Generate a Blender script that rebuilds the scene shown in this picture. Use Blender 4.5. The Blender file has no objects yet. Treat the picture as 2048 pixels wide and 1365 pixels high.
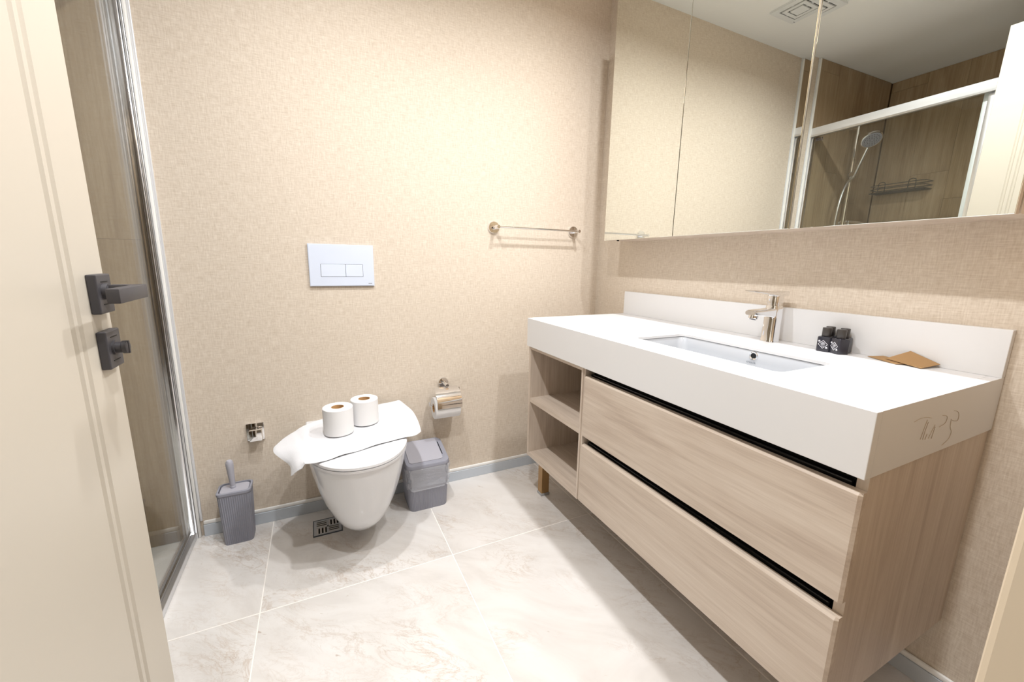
import bpy, bmesh, math, random
from mathutils import Vector, Matrix

# ------------------------------------------------------------------ camera, world, lights, exposure
scene = bpy.context.scene
C = scene.collection
CAM = dict(loc=(-1.3899, -1.8246, 1.0857), yaw=0.4503, pitch=0.1897, roll=0.0166, f=811.9)
def make_camera():
    cd = bpy.data.cameras.new('camera'); co = bpy.data.objects.new('camera', cd); C.objects.link(co)
    y, p, r = CAM['yaw'], CAM['pitch'], CAM['roll']
    fw = Vector((math.sin(y) * math.cos(p), math.cos(y) * math.cos(p), -math.sin(p)))
    rt = Vector((math.cos(y), -math.sin(y), 0)); up = rt.cross(fw)
    rt2 = rt * math.cos(r) + up * math.sin(r); up2 = -rt * math.sin(r) + up * math.cos(r)
    m = Matrix((rt2, up2, -fw)).transposed().to_4x4(); m.translation = CAM['loc']
    co.matrix_world = m
    cd.sensor_fit = 'HORIZONTAL'; cd.sensor_width = 36.0; cd.lens = CAM['f'] / 2048 * 36.0
    cd.clip_start = 0.02; cd.clip_end = 50
    scene.camera = co
make_camera()

world = bpy.data.worlds.new('world'); scene.world = world; world.use_nodes = True
world.node_tree.nodes['Background'].inputs[0].default_value = (0.9, 0.85, 0.78, 1)
world.node_tree.nodes['Background'].inputs[1].default_value = 0.15

CEIL = 2.411
LAMP_W = 26.0
LAMP_COL = (0.975, 0.985, 1.0)
LAMP_SPREAD = 2.75
LAMP_R = 0.032
LAMP_SPOTS = [(-1.33, -0.84, 1.0), (-1.33, -1.475, 1.0), (-0.45, -1.475, 1.0), (-0.45, -0.84, 1.0)]
HALL_FILL_W = 2.0

vs = scene.view_settings
vs.view_transform = 'Standard'; vs.look = 'None'; vs.gamma = 1.0; vs.exposure = -0.97; vs.use_curve_mapping = False
scene.display_settings.display_device = 'sRGB'
cy = scene.cycles
cy.max_bounces = 9; cy.diffuse_bounces = 4; cy.glossy_bounces = 6; cy.transmission_bounces = 4; cy.transparent_max_bounces = 10
cy.caustics_reflective = True; cy.caustics_refractive = False; cy.blur_glossy = 0.3
cy.sample_clamp_indirect = 6.0; cy.use_denoising = True; cy.use_adaptive_sampling = True; cy.adaptive_threshold = 0.02

R = random.Random(7)

# ------------------------------------------------------------------ materials
def srgb(r, g, b):
    f = lambda c: (c / 12.92 if c <= 0.04045 else ((c + 0.055) / 1.055) ** 2.4)
    return (f(r / 255), f(g / 255), f(b / 255), 1.0)
MATS = {}
class NT:
    def __init__(s, name):
        s.m = bpy.data.materials.new(name); s.m.use_nodes = True; s.t = s.m.node_tree
        s.b = s.t.nodes['Principled BSDF']; s.out = s.t.nodes['Material Output']; MATS[name] = s.m
    def n(s, typ, **k):
        x = s.t.nodes.new(typ)
        for a, v in k.items(): setattr(x, a, v)
        return x
    def l(s, a, b): s.t.links.new(a, b)
    def set(s, **k):
        for a, v in k.items(): s.b.inputs[a.replace('_', ' ')].default_value = v
        return s
    def pos(s): return s.n('ShaderNodeNewGeometry').outputs['Position']
    def math(s, op, a, b=None, clamp=False):
        x = s.n('ShaderNodeMath', operation=op); x.use_clamp = clamp
        for i, v in enumerate((a, b)):
            if v is None: continue
            if isinstance(v, (int, float)): x.inputs[i].default_value = v
            else: s.l(v, x.inputs[i])
        return x.outputs[0]
    def vmath(s, op, a, b=None):
        x = s.n('ShaderNodeVectorMath', operation=op)
        for i, v in enumerate((a, b)):
            if v is None: continue
            if isinstance(v, (tuple, list)): x.inputs[i].default_value = v
            else: s.l(v, x.inputs[i])
        return x.outputs[0]
    def noise(s, vec, scale=1.0, detail=3.0, rough=0.5, dist=0.0):
        x = s.n('ShaderNodeTexNoise'); s.l(vec, x.inputs['Vector'])
        x.inputs['Scale'].default_value = scale; x.inputs['Detail'].default_value = detail
        x.inputs['Roughness'].default_value = rough; x.inputs['Distortion'].default_value = dist
        return x.outputs[0]
    def ramp(s, fac, stops):
        x = s.n('ShaderNodeValToRGB'); s.l(fac, x.inputs[0]); e = x.color_ramp.elements
        while len(e) < len(stops): e.new(0.5)
        for i, (p, c) in enumerate(stops): e[i].position = p; e[i].color = c
        return x.outputs[0]
    def mix(s, fac, a, b):
        x = s.n('ShaderNodeMix', data_type='RGBA')
        for sock, v in ((x.inputs['Factor'], fac), (x.inputs['A'], a), (x.inputs['B'], b)):
            pass
        for i, v in ((0, fac), (6, a), (7, b)):
            if isinstance(v, (int, float)): x.inputs[i].default_value = v
            elif isinstance(v, tuple): x.inputs[i].default_value = v
            else: s.l(v, x.inputs[i])
        return x.outputs[2]
    def bump(s, h, strength=0.2, dist=0.001):
        x = s.n('ShaderNodeBump'); x.inputs['Strength'].default_value = strength; x.inputs['Distance'].default_value = dist
        s.l(h, x.inputs['Height']); s.l(x.outputs[0], s.b.inputs['Normal'])
    def base(s, c): s.l(c, s.b.inputs['Base Color'])

def plain(name, col, rough=0.5, metal=0.0, spec=0.5, coat=0.0, grain=0.0, gs=400):
    m = NT(name).set(Base_Color=col, Roughness=rough, Metallic=metal, Specular_IOR_Level=spec, Coat_Weight=coat)
    if coat: m.set(Coat_Roughness=0.04)
    if grain:
        h = m.noise(m.pos(), gs, 2.0); m.bump(h, grain, 0.0006)
    return m.m

def wallpaper():
    m = NT('wallpaper').set(Roughness=0.75, Specular_IOR_Level=0.25)
    sep = m.n('ShaderNodeSeparateXYZ'); m.l(m.pos(), sep.inputs[0])
    u = m.math('ADD', sep.outputs[0], sep.outputs[1]); v = sep.outputs[2]
    def uv(su, sv):
        c = m.n('ShaderNodeCombineXYZ'); m.l(m.math('MULTIPLY', u, su), c.inputs[0]); m.l(m.math('MULTIPLY', v, sv), c.inputs[1]); return c.outputs[0]
    a = m.noise(uv(28, 330), 1, 3, .6); b = m.noise(uv(330, 28), 1, 3, .6); c = m.noise(uv(120, 120), 1, 2)
    w = m.math('ADD', m.math('MULTIPLY', m.math('ADD', a, b), 0.42), m.math('MULTIPLY', c, 0.16))
    m.base(m.ramp(w, [(0.36, srgb(199, 184, 166)), (0.5, srgb(213, 200, 184)), (0.64, srgb(225, 214, 199))]))
    m.bump(w, 0.35, 0.0012)
    return m.m

def marble():
    m = NT('marble_tile').set(Roughness=0.055, Specular_IOR_Level=0.5)
    rnd = m.n('ShaderNodeObjectInfo').outputs['Random']
    c = m.n('ShaderNodeCombineXYZ'); m.l(m.math('MULTIPLY', rnd, 37.0), c.inputs[0]); m.l(m.math('MULTIPLY', rnd, 91.0), c.inputs[1])
    p = m.vmath('ADD', m.pos(), c.outputs[0])
    rot = m.n('ShaderNodeVectorRotate', rotation_type='Z_AXIS'); m.l(p, rot.inputs['Vector']); rot.inputs['Angle'].default_value = 0.7
    st = m.vmath('MULTIPLY', rot.outputs[0], (1.0, 2.2, 1.0))
    big = m.noise(st, 1.7, 4, .55, .6)
    v1 = m.noise(st, 4.2, 7, .62, 1.6); v2 = m.noise(st, 9.0, 6, .65, 2.2)
    r1 = m.math('ABSOLUTE', m.math('SUBTRACT', v1, 0.5)); r2 = m.math('ABSOLUTE', m.math('SUBTRACT', v2, 0.5))
    k1 = m.ramp(r1, [(0.0, (1, 1, 1, 1)), (0.012, (.4, .4, .4, 1)), (0.035, (0, 0, 0, 1))])
    k2 = m.ramp(r2, [(0.0, (1, 1, 1, 1)), (0.02, (0, 0, 0, 1))])
    area = m.ramp(big, [(0.46, (0, 0, 0, 1)), (0.62, (1, 1, 1, 1))])
    base = m.ramp(m.noise(st, 3.0, 5, .6, .8), [(0.3, srgb(203, 198, 193)), (0.5, srgb(215, 211, 207)), (0.7, srgb(221, 218, 215))])
    c1 = m.mix(m.math('MULTIPLY', m.math('MULTIPLY', k1, area), 0.45), base, srgb(170, 144, 120))
    c2 = m.mix(m.math('MULTIPLY', m.math('MULTIPLY', k2, area), 0.4), c1, srgb(160, 138, 118))
    sp = m.noise(st, 14.0, 3, .6, .5)
    k3 = m.math('MULTIPLY', m.ramp(sp, [(0.70, (0, 0, 0, 1)), (0.76, (1, 1, 1, 1))]), 0.5)
    m.base(m.mix(k3, c2, srgb(150, 122, 98)))
    return m.m

def wood(name, cols, axis, rough=0.45, fine=1.0, bump=0.15, rnd=False):
    """axis = direction of the grain (0,1,2)"""
    m = NT(name).set(Roughness=rough, Specular_IOR_Level=0.35)
    p = m.pos()
    if rnd:
        r = m.n('ShaderNodeObjectInfo').outputs['Random']
        c = m.n('ShaderNodeCombineXYZ')
        for i, k in enumerate((17.0, 31.0, 53.0)): m.l(m.math('MULTIPLY', r, k), c.inputs[i])
        p = m.vmath('ADD', p, c.outputs[0])
    s = [9.0, 9.0, 9.0]; s[axis] = 1.1
    a = m.noise(m.vmath('MULTIPLY', p, tuple(s)), 1.0 * fine, 4, .55, 1.6)
    s2 = [260.0, 260.0, 260.0]; s2[axis] = 9.0
    b = m.noise(m.vmath('MULTIPLY', p, tuple(s2)), fine, 3, .6)
    s3 = [70.0, 70.0, 70.0]; s3[axis] = 3.0
    d = m.noise(m.vmath('MULTIPLY', p, tuple(s3)), fine, 3, .55, .4)
    w = m.math('ADD', m.math('ADD', m.math('MULTIPLY', a, .45), m.math('MULTIPLY', b, .25)), m.math('MULTIPLY', d, .30))
    m.base(m.ramp(w, [(0.36, cols[0]), (0.5, cols[1]), (0.64, cols[2])]))
    if bump: m.bump(b, bump, 0.0008)
    return m.m

def glass(name, tint=(0.97, 0.985, 0.975, 1), ior=1.45):
    m = NT(name); t = m.t; t.nodes.remove(m.b)
    tr = m.n('ShaderNodeBsdfTransparent'); tr.inputs[0].default_value = tint
    gl = m.n('ShaderNodeBsdfGlossy'); gl.inputs['Roughness'].default_value = 0.0
    lw = m.n('ShaderNodeLayerWeight'); lw.inputs[0].default_value = 0.5      # Schlick reflectance of each pane face
    fr = m.math('ADD', m.math('MULTIPLY', m.math('POWER', lw.outputs['Facing'], 5.0), 0.96), 0.04)
    mx = m.n('ShaderNodeMixShader'); m.l(fr, mx.inputs[0]); m.l(tr.outputs[0], mx.inputs[1]); m.l(gl.outputs[0], mx.inputs[2])
    m.l(mx.outputs[0], m.out.inputs[0]); return m.m

def terry():
    m = NT('terry').set(Base_Color=srgb(228, 228, 231), Roughness=0.95, Specular_IOR_Level=0.1, Sheen_Weight=0.3)
    m.bump(m.noise(m.pos(), 700, 2), 0.5, 0.002); return m.m

def liner():
    m = NT('bin_liner'); t = m.t
    tr = m.n('ShaderNodeBsdfTransparent'); tr.inputs[0].default_value = (0.97, 0.97, 0.98, 1)
    m.set(Base_Color=(0.8, 0.82, 0.86, 1), Roughness=0.12, Specular_IOR_Level=0.8)
    h = m.noise(m.vmath('MULTIPLY', m.pos(), (30, 30, 90)), 1, 3, .6, 1.0)
    m.bump(h, 0.9, 0.004)
    mx = m.n('ShaderNodeMixShader'); mx.inputs[0].default_value = 0.32
    m.l(tr.outputs[0], mx.inputs[1]); m.l(m.b.outputs[0], mx.inputs[2]); m.l(mx.outputs[0], m.out.inputs[0]); return m.m

def emitter(name, col, s):
    m = NT(name).set(Base_Color=(0, 0, 0, 1), Emission_Color=col, Emission_Strength=s); return m.m

wallpaper(); marble(); terry(); liner()
OAK = (srgb(186, 169, 154), srgb(204, 189, 174), srgb(216, 203, 189))
wood('oak_along', OAK, 1); wood('oak_upright', OAK, 2); wood('oak_deep', OAK, 0)
SHW = (srgb(144, 121, 95), srgb(163, 141, 113), srgb(179, 158, 131))
wood('shower_wood', SHW, 2, rough=0.4, rnd=True)
plain('ceiling_paint', srgb(238, 238, 237), 0.9, spec=0.1)
plain('hall_paint', srgb(214, 200, 180), 0.85, spec=0.2)
plain('door_cream', srgb(196, 188, 175), 0.42, spec=0.4)
plain('jamb_cream', srgb(222, 206, 182), 0.42, spec=0.4)
plain('solid_surface', srgb(226, 226, 227), 0.32, spec=0.4)
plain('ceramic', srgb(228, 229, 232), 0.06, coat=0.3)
plain('basin_ceramic_shaded', srgb(182, 185, 190), 0.08, coat=0.2)  # darker than the other ceramic: shade inside the bowl put into the colour
plain('lid_plastic', srgb(232, 232, 235), 0.18)
plain('chrome', (0.86, 0.86, 0.87, 1), 0.05, 1.0)
plain('polished_aluminium', (0.80, 0.80, 0.81, 1), 0.14, 1.0)
plain('satin_aluminium', (0.80, 0.81, 0.83, 1), 0.32, 1.0)
plain('white_aluminium', srgb(226, 227, 230), 0.35, 0.3)
plain('baseboard_metal', srgb(200, 207, 215), 0.42, 0.1)
plain('drain_steel', srgb(196, 199, 204), 0.35, 0.4)
plain('rim_steel', srgb(92, 100, 112), 0.3, 0.8)
plain('sealant', srgb(240, 239, 236), 0.4)
plain('grout', srgb(236, 231, 225), 0.8)
plain('plank_joint', srgb(90, 70, 50), 0.8)
plain('anthracite', srgb(66, 64, 67), 0.45, spec=0.4)
plain('black_gap', (0.006, 0.006, 0.006, 1), 0.5, spec=0.2)
plain('black_rail', (0.012, 0.012, 0.012, 1), 0.2)
plain('grey_plastic', srgb(145, 146, 157), 0.42)
plain('grey_plastic_light', srgb(172, 171, 180), 0.42)
plain('grey_dark_edge', srgb(78, 78, 90), 0.5)
plain('paper', srgb(232, 231, 231), 0.95, spec=0.1, grain=0.25, gs=500)
plain('cardboard', srgb(190, 150, 105), 0.9, spec=0.1)
plain('kraft', srgb(172, 138, 98), 0.8, spec=0.2, grain=0.2, gs=700)
plain('bottle_black', srgb(46, 46, 54), 0.22)
plain('cap_black', srgb(62, 58, 56), 0.4)
plain('print_white', srgb(225, 225, 232), 0.6)
plain('print_grey', srgb(120, 124, 132), 0.6)
plain('plate_satin', srgb(216, 224, 240), 0.35)
plain('button_satin', srgb(220, 228, 243), 0.3)
plain('bronze_leg', srgb(178, 143, 98), 0.35, 0.5)
plain('leg_foot', srgb(170, 170, 172), 0.5)
plain('wire_black', (0.02, 0.02, 0.02, 1), 0.4)
plain('scratch', srgb(176, 160, 138), 0.7)
plain('vent_plastic', srgb(222, 224, 226), 0.5)
plain('lens', (0.9, 0.9, 0.9, 1), 0.5)
glass('shower_glass')
mm = NT('mirror_silver').set(Base_Color=(0.845, 0.875, 0.835, 1), Roughness=0.0, Metallic=1.0)
plain('mirror_edge', srgb(222, 214, 200), 0.2, 0.4)

# ------------------------------------------------------------------ mesh helpers (all coordinates in metres, world space)
def absloc(o):
    v = Vector((0, 0, 0))
    while o is not None: v += o.location; o = o.parent
    return v
def bm_new(): return bmesh.new()
def tagx(o, label=None, cat=None, group=None, kind=None):
    if label: o['label'] = label
    if cat: o['category'] = cat
    if group: o['group'] = group
    if kind: o['kind'] = kind
    return o
def obj(name, bm, mat, parent=None, smooth=False, loc=None):
    """link a bmesh given in world coordinates; its origin is the parent's origin, or loc"""
    me = bpy.data.meshes.new(name)
    bmesh.ops.recalc_face_normals(bm, faces=bm.faces[:])
    o = bpy.data.objects.new(name, me); C.objects.link(o)
    if parent is not None: o.parent = parent
    elif loc is not None: o.location = loc
    off = absloc(o)
    if off.length > 0: bmesh.ops.translate(bm, verts=bm.verts[:], vec=-off)
    if smooth:
        for f in bm.faces: f.smooth = True
    bm.to_mesh(me); bm.free()
    if mat: me.materials.append(MATS[mat])
    if smooth:
        try: me.set_sharp_from_angle(angle=math.radians(35))
        except Exception: pass
    return o
def empty(name, loc, label=None, cat=None, group=None, kind=None):
    o = bpy.data.objects.new(name, None); C.objects.link(o); o.location = loc; o.empty_display_size = 0.05
    return tagx(o, label, cat, group, kind)
def box(bm, x0, x1, y0, y1, z0, z1, bev=0.0, seg=2):
    x0, x1 = min(x0, x1), max(x0, x1); y0, y1 = min(y0, y1), max(y0, y1); z0, z1 = min(z0, z1), max(z0, z1)
    v = [bm.verts.new(p) for p in ((x0, y0, z0), (x1, y0, z0), (x1, y1, z0), (x0, y1, z0), (x0, y0, z1), (x1, y0, z1), (x1, y1, z1), (x0, y1, z1))]
    fs = [bm.faces.new([v[i] for i in f]) for f in ((0, 3, 2, 1), (4, 5, 6, 7), (0, 1, 5, 4), (1, 2, 6, 5), (2, 3, 7, 6), (3, 0, 4, 7))]
    if bev:
        es = list({e for f in fs for e in f.edges})
        bmesh.ops.bevel(bm, geom=es, offset=bev, segments=seg, affect='EDGES', profile=0.5)
    return bm
def bx(*a, **k): return box(bm_new(), *a, **k)
def loft(bm, rings, cap0=True, cap1=True, closed=True):
    vr = [[bm.verts.new(p) for p in r] for r in rings]
    n = len(vr[0])
    for a, b in zip(vr[:-1], vr[1:]):
        for i in range(n if closed else n - 1):
            j = (i + 1) % n
            bm.faces.new((a[i], a[j], b[j], b[i]))
    if cap0: bm.faces.new(vr[0][::-1])
    if cap1: bm.faces.new(vr[-1])
    return bm
def frame(d):
    d = Vector(d).normalized(); a = Vector((0, 0, 1)) if abs(d.z) < 0.9 else Vector((1, 0, 0))
    u = d.cross(a).normalized(); return u, d.cross(u).normalized()
def tube(bm, pts, r, n=12, caps=True, closed=False):
    pts = [Vector(p) for p in pts]; rings = []; rr = r if isinstance(r, (list, tuple)) else [r] * len(pts)
    u = None
    for i, p in enumerate(pts):
        if closed: d = pts[(i + 1) % len(pts)] - pts[i - 1]
        else: d = pts[min(i + 1, len(pts) - 1)] - pts[max(i - 1, 0)]
        d.normalize()
        if u is None: u, v = frame(d)
        else:
            u = (u - d * u.dot(d)).normalized(); v = d.cross(u)
        rings.append([p + (u * math.cos(2 * math.pi * k / n) + v * math.sin(2 * math.pi * k / n)) * rr[i] for k in range(n)])
    if closed:
        rings.append(rings[0]); return loft(bm, rings, False, False)
    return loft(bm, rings, caps, caps)
def lathe(bm, o, axis, prof, n=32):
    """prof = [(radius, height)...] along axis from o"""
    o = Vector(o); d = Vector(axis).normalized(); u, v = frame(d)
    rings = [[o + d * h + (u * math.cos(2 * math.pi * k / n) + v * math.sin(2 * math.pi * k / n)) * max(r, 1e-5) for k in range(n)] for r, h in prof]
    return loft(bm, rings)
def rrect(cx, cy, hx, hy, r, k=6):
    """rounded rectangle points (x,y), counter-clockwise"""
    r = min(r, hx * .999, hy * .999); out = []
    for ci, (sx, sy) in enumerate(((1, 1), (-1, 1), (-1, -1), (1, -1))):
        for i in range(k + 1):
            a = math.pi / 2 * (ci + i / k)
            out.append((cx + sx * (hx - r) + r * math.cos(a), cy + sy * (hy - r) + r * math.sin(a)))
    return out
def spline(pts, n=10):
    P = [Vector(p) for p in pts]; P = [2 * P[0] - P[1]] + P + [2 * P[-1] - P[-2]]; out = []
    for i in range(1, len(P) - 2):
        for k in range(n):
            t = k / n; a, b, c, d = P[i - 1:i + 3]
            out.append(0.5 * ((2 * b) + (-a + c) * t + (2 * a - 5 * b + 4 * c - d) * t * t + (-a + 3 * b - 3 * c + d) * t ** 3))
    out.append(P[-2]); return out
def lerp(a, b, t): return a + (b - a) * t
def poly(pl, t):
    """piecewise linear [(t, tuple)...]"""
    for (a, p), (b, q) in zip(pl[:-1], pl[1:]):
        if t <= b: 
            k = (t - a) / (b - a); return Vector(p).lerp(Vector(q), k)
    return Vector(pl[-1][1])

# ------------------------------------------------------------------ the room
XS = -1.8626          # wallpaper ends / shower starts on the back wall
XL = -2.70            # shower's far side wall
YF = -1.74            # front wall, room side
YH = -1.93            # front wall, hall side
DX0, DX1 = -1.700, -0.845   # door opening
DH = 2.14
HALL_Y = -4.2

fl = tagx(obj('floor', bx(XL - .1, .1, HALL_Y - .1, .1, -.08, -.0007), 'grout', loc=(-1, -1, 0)), 'pale marble tiled bathroom floor', None, None, 'structure')
xl = [XL, -2.2387, -1.6145, -.9903, -.3661, 0.0]
yl = [0.0, -.5146, -1.757, -2.999, HALL_Y]
for j in range(len(yl) - 1):
    for i in range(len(xl) - 1):
        g = 0.0019
        x0 = xl[i] + (g if i else 0); x1 = xl[i + 1] - (g if i < len(xl) - 2 else 0)
        y1 = yl[j] - (g if j else 0); y0 = yl[j + 1] + g
        obj('tile', bx(x0, x1, y0, y1, -.012, 0.0, bev=0.0006, seg=1), 'marble_tile', fl)

wb = tagx(obj('wall_back', bx(XL - .1, .1, 0, .1, -.08, CEIL), 'wallpaper', loc=(-1, 0, 0)), 'beige linen-textured back wall behind the toilet', None, None, 'structure')
tagx(obj('wall_right', bx(0, .1, HALL_Y, .0, -.08, CEIL), 'wallpaper', loc=(0, -1, 0)), 'beige linen-textured wall behind the vanity', None, None, 'structure')
wl = tagx(obj('wall_left', bx(XL - .1, XL, HALL_Y, 0, -.08, CEIL), 'plank_joint', loc=(XL, -1, 0)), 'brown wood-look shower wall', None, None, 'structure')
bm = bm_new()
box(bm, XL, DX0 - .03, YH, YF, -.08, CEIL); box(bm, DX1 + .03, 0, YH, YF, -.08, CEIL); box(bm, DX0 - .03, DX1 + .03, YH, YF, DH + .03, CEIL)
tagx(obj('wall_front', bm, 'shower_wood', loc=(-1, YF, 0)), 'unseen wall around the bathroom doorway, made brown wood-look for its bounce light', None, None, 'structure')  # out of view; brown chosen for its tan bounce onto the countertop end
tagx(obj('wall_hall', bx(XL, .1, HALL_Y - .1, HALL_Y, -.08, CEIL), 'hall_paint', loc=(-1, HALL_Y, 0)), 'plain wall of the hallway outside', None, None, 'structure')
tagx(obj('ceiling', bx(XL - .1, .1, HALL_Y, .1, CEIL, CEIL + .1), 'ceiling_paint', loc=(-1, -1, CEIL)), 'white painted flat ceiling', None, None, 'structure')

# shower wall planks (wood-look, upright, staggered) on the back and left walls
PW = 0.2
def planks(parent, n0, n1, vert):
    k = 0; a = n0
    while a > n1 + 0.02:
        b = max(a - PW, n1)
        off = [1.143, 0.55, 1.571, 0.86][k % 4]
        zs = [0.0]; z = off - 1.2
        while z < CEIL:
            if z > 0.05: zs.append(z)
            z += 1.2
        zs.append(CEIL - .001)
        for z0, z1 in zip(zs[:-1], zs[1:]):
            if vert == 'x': m = bx(b + .0006, a - .0006, -.008, 0.0, z0 + .0006, z1 - .0006)
            else: m = bx(XL, XL + .008, b + .0006, a - .0006, z0 + .0006, z1 - .0006)
            obj('plank', m, 'shower_wood', parent)
        a = b; k += 1
planks(wb, XS - .012, XL + .008, 'x')
planks(wl, -.008, YF, 'y')
# dark joint bed behind the shower planks
obj('plank_bed', bx(XL, XS - .012, -.002, 0.001, 0, CEIL), 'plank_joint', wb)

# baseboards: satin metal strip with a white sealant bead on top
def baseboard(name, x0, x1, y0, y1, label):
    b = tagx(obj(name, bx(x0, x1, y0, y1, 0, .049, bev=.001, seg=1), 'baseboard_metal', loc=((x0 + x1) / 2, (y0 + y1) / 2, 0)), label, None, None, 'structure')
    m = bm_new(); box(m, x0 if x1 - x0 > .1 else x0 + .001, x1, y0 if y1 - y0 > .1 else y0 + .001, y1, .049, .065, bev=.005)
    obj('sealant_bead', m, 'sealant', b, smooth=True)
baseboard('baseboard_back', XS + .011, -.012, -.012, 0, 'grey metal baseboard with white sealant along the back wall')
baseboard('baseboard_right', -.012, 0, YF, 0, 'grey metal baseboard under the vanity wall')

# door lining (jambs + head) and the door leaf, open into the room
tr = tagx(obj('trim_1', bx(DX1, DX1 + .045, YH - .012, YF + .011, 0, DH + .01, bev=.006), 'jamb_cream', loc=(DX1, YF, 0)), 'cream door jamb at the right of the doorway', None, None, 'structure')
tagx(obj('trim_2', bx(DX0 - .045, DX0, YH - .012, YF + .011, 0, DH + .01, bev=.006), 'jamb_cream', loc=(DX0, YF, 0)), 'cream hinge-side door jamb', None, None, 'structure')
tagx(obj('trim_3', bx(DX0 - .045, DX1 + .045, YH - .012, YF + .011, DH + .01, DH + .05, bev=.006), 'jamb_cream', loc=(DX0, YF, DH)), 'cream head of the door lining', None, None, 'structure')

XD, YD, YHINGE = -1.718, -.871, -1.735
def door():
    d = empty('door_1', (XD, YHINGE, 0), 'cream bathroom door standing open beside the shower', None, None, 'structure')
    m = bm_new()
    def ring(ins, dep):
        return [(XD + dep, YHINGE + ins, .008 + ins), (XD + dep, YD - ins, .008 + ins), (XD + dep, YD - ins, DH - ins), (XD + dep, YHINGE + ins, DH - ins)]
    prof = [(0, -.040), (0, -.0015), (.0015, 0), (.098, 0), (.1015, -.005), (.1075, -.005), (.111, 0), (.121, 0), (.1245, -.005), (.1305, -.005), (.134, 0)]
    loft(m, [ring(a, b) for a, b in prof])
    obj('leaf', m, 'door_cream', d)
    # lever handle
    yc = -.9105
    h = obj('door_handle', bx(XD, XD + .013, yc - .026, yc + .026, .984, 1.048, bev=.002), 'anthracite', d)
    m = bm_new()
    lathe(m, (XD + .012, yc - .004, 1.020), (1, 0, 0), [(.013, 0), (.013, .008), (.0105, .008), (.0105, .014)], 24)
    box(m, XD + .022, XD + .060, yc - .014, yc + .006, 1.009, 1.031, bev=.0012)
    box(m, XD + .050, XD + .066, yc - .108, yc + .006, 1.009, 1.031, bev=.0012)
    obj('lever', m, 'anthracite', h, smooth=True)
    m = bm_new()
    for z in (.998, 1.035): box(m, XD + .013, XD + .0136, yc - .012, yc + .012, z, z + .0015)
    obj('slot_mark', m, 'black_gap', h)
    # thumb turn
    t = obj('thumb_turn_plate', bx(XD, XD + .013, yc - .026, yc + .026, .891, .955, bev=.002), 'anthracite', d)
    m = bm_new(); lathe(m, (XD + .012, yc - .004, .925), (1, 0, 0), [(.012, 0), (.012, .004), (.0095, .004), (.0095, .012), (.0105, .013), (.0105, .019), (.0085, .020)], 24)
    box(m, XD + .024, XD + .0335, yc - .0065, yc - .0015, .914, .936, bev=.001)
    obj('knob', m, 'anthracite', t, smooth=True)
    m = bm_new()
    for z in (.903, .943): box(m, XD + .013, XD + .0136, yc - .012, yc + .012, z, z + .0015)
    obj('slot_mark', m, 'black_gap', t)
    # the leaf hangs a little out of plumb
    d.rotation_euler = (math.radians(0.62), 0, 0)
door()

# ------------------------------------------------------------------ shower screen
def shower_screen():
    s = empty('shower_screen', (-1.89, -.9, 0), 'framed glass shower screen with polished aluminium profiles', 'shower screen')
    obj('wall_profile', bx(-1.906, -1.8795, -.024, -.009, .0, 1.993, bev=.003), 'polished_aluminium', s, smooth=True)
    obj('wall_profile', bx(-1.879, -1.872, -.016, -.009, .0, 1.993, bev=.0015), 'satin_aluminium', s, smooth=True)
    m = bm_new(); box(m, -1.8715, -1.862, -.014, -.0005, .0, CEIL - .002, bev=.003)
    obj('sealing_strip', m, 'sealant', s, smooth=True)
    m = bm_new(); box(m, -1.862, -1.853, -.006, -.0005, .066, CEIL - .002, bev=.002)
    obj('sealing_strip', m, 'white_aluminium', s, smooth=True)
    bt = obj('bottom_rail', bx(-1.918, -1.876, YF + .002, -.012, 0, .026, bev=.003), 'satin_aluminium', s, smooth=True)
    obj('track_lip', bx(-1.896, -1.889, YF + .002, -.024, .026, .038, bev=.002), 'polished_aluminium', bt, smooth=True)
    obj('track_lip', bx(-1.911, -1.904, YF + .002, -.04, .026, .036, bev=.002), 'polished_aluminium', bt, smooth=True)
    tp = obj('top_rail', bx(-1.922, -1.866, YF + .002, -.012, 1.948, 1.993, bev=.003), 'white_aluminium', s, smooth=True)
    obj('track_lip', bx(-1.872, -1.864, YF + .002, -.012, 1.938, 1.948, bev=.001), 'satin_aluminium', tp)
    g1 = obj('sliding_panel', bx(-1.895, -1.890, -.84, -.024, .036, 1.945), 'shower_glass', s)
    obj('stile', bx(-1.899, -1.882, -.842, -.812, .034, 1.946, bev=.003), 'satin_aluminium', g1, smooth=True)
    g2 = obj('fixed_panel', bx(-1.910, -1.905, YF + .02, -.80, .036, 1.945), 'shower_glass', s)
    obj('stile', bx(-1.914, -1.900, -.812, -.790, .034, 1.946, bev=.003), 'white_aluminium', g2, smooth=True)
    m = bm_new()
    for i, w in enumerate((.006, .005, .005, .004, .006)): box(m, -1.8898, -1.8894, -.036 - i * .0085 - w, -.036 - i * .0085, 1.921, 1.931)
    box(m, -1.8898, -1.8894, -.080, -.034, 1.913, 1.916)
    obj('maker_mark', m, 'grey_dark_edge', g1)
shower_screen()

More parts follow.
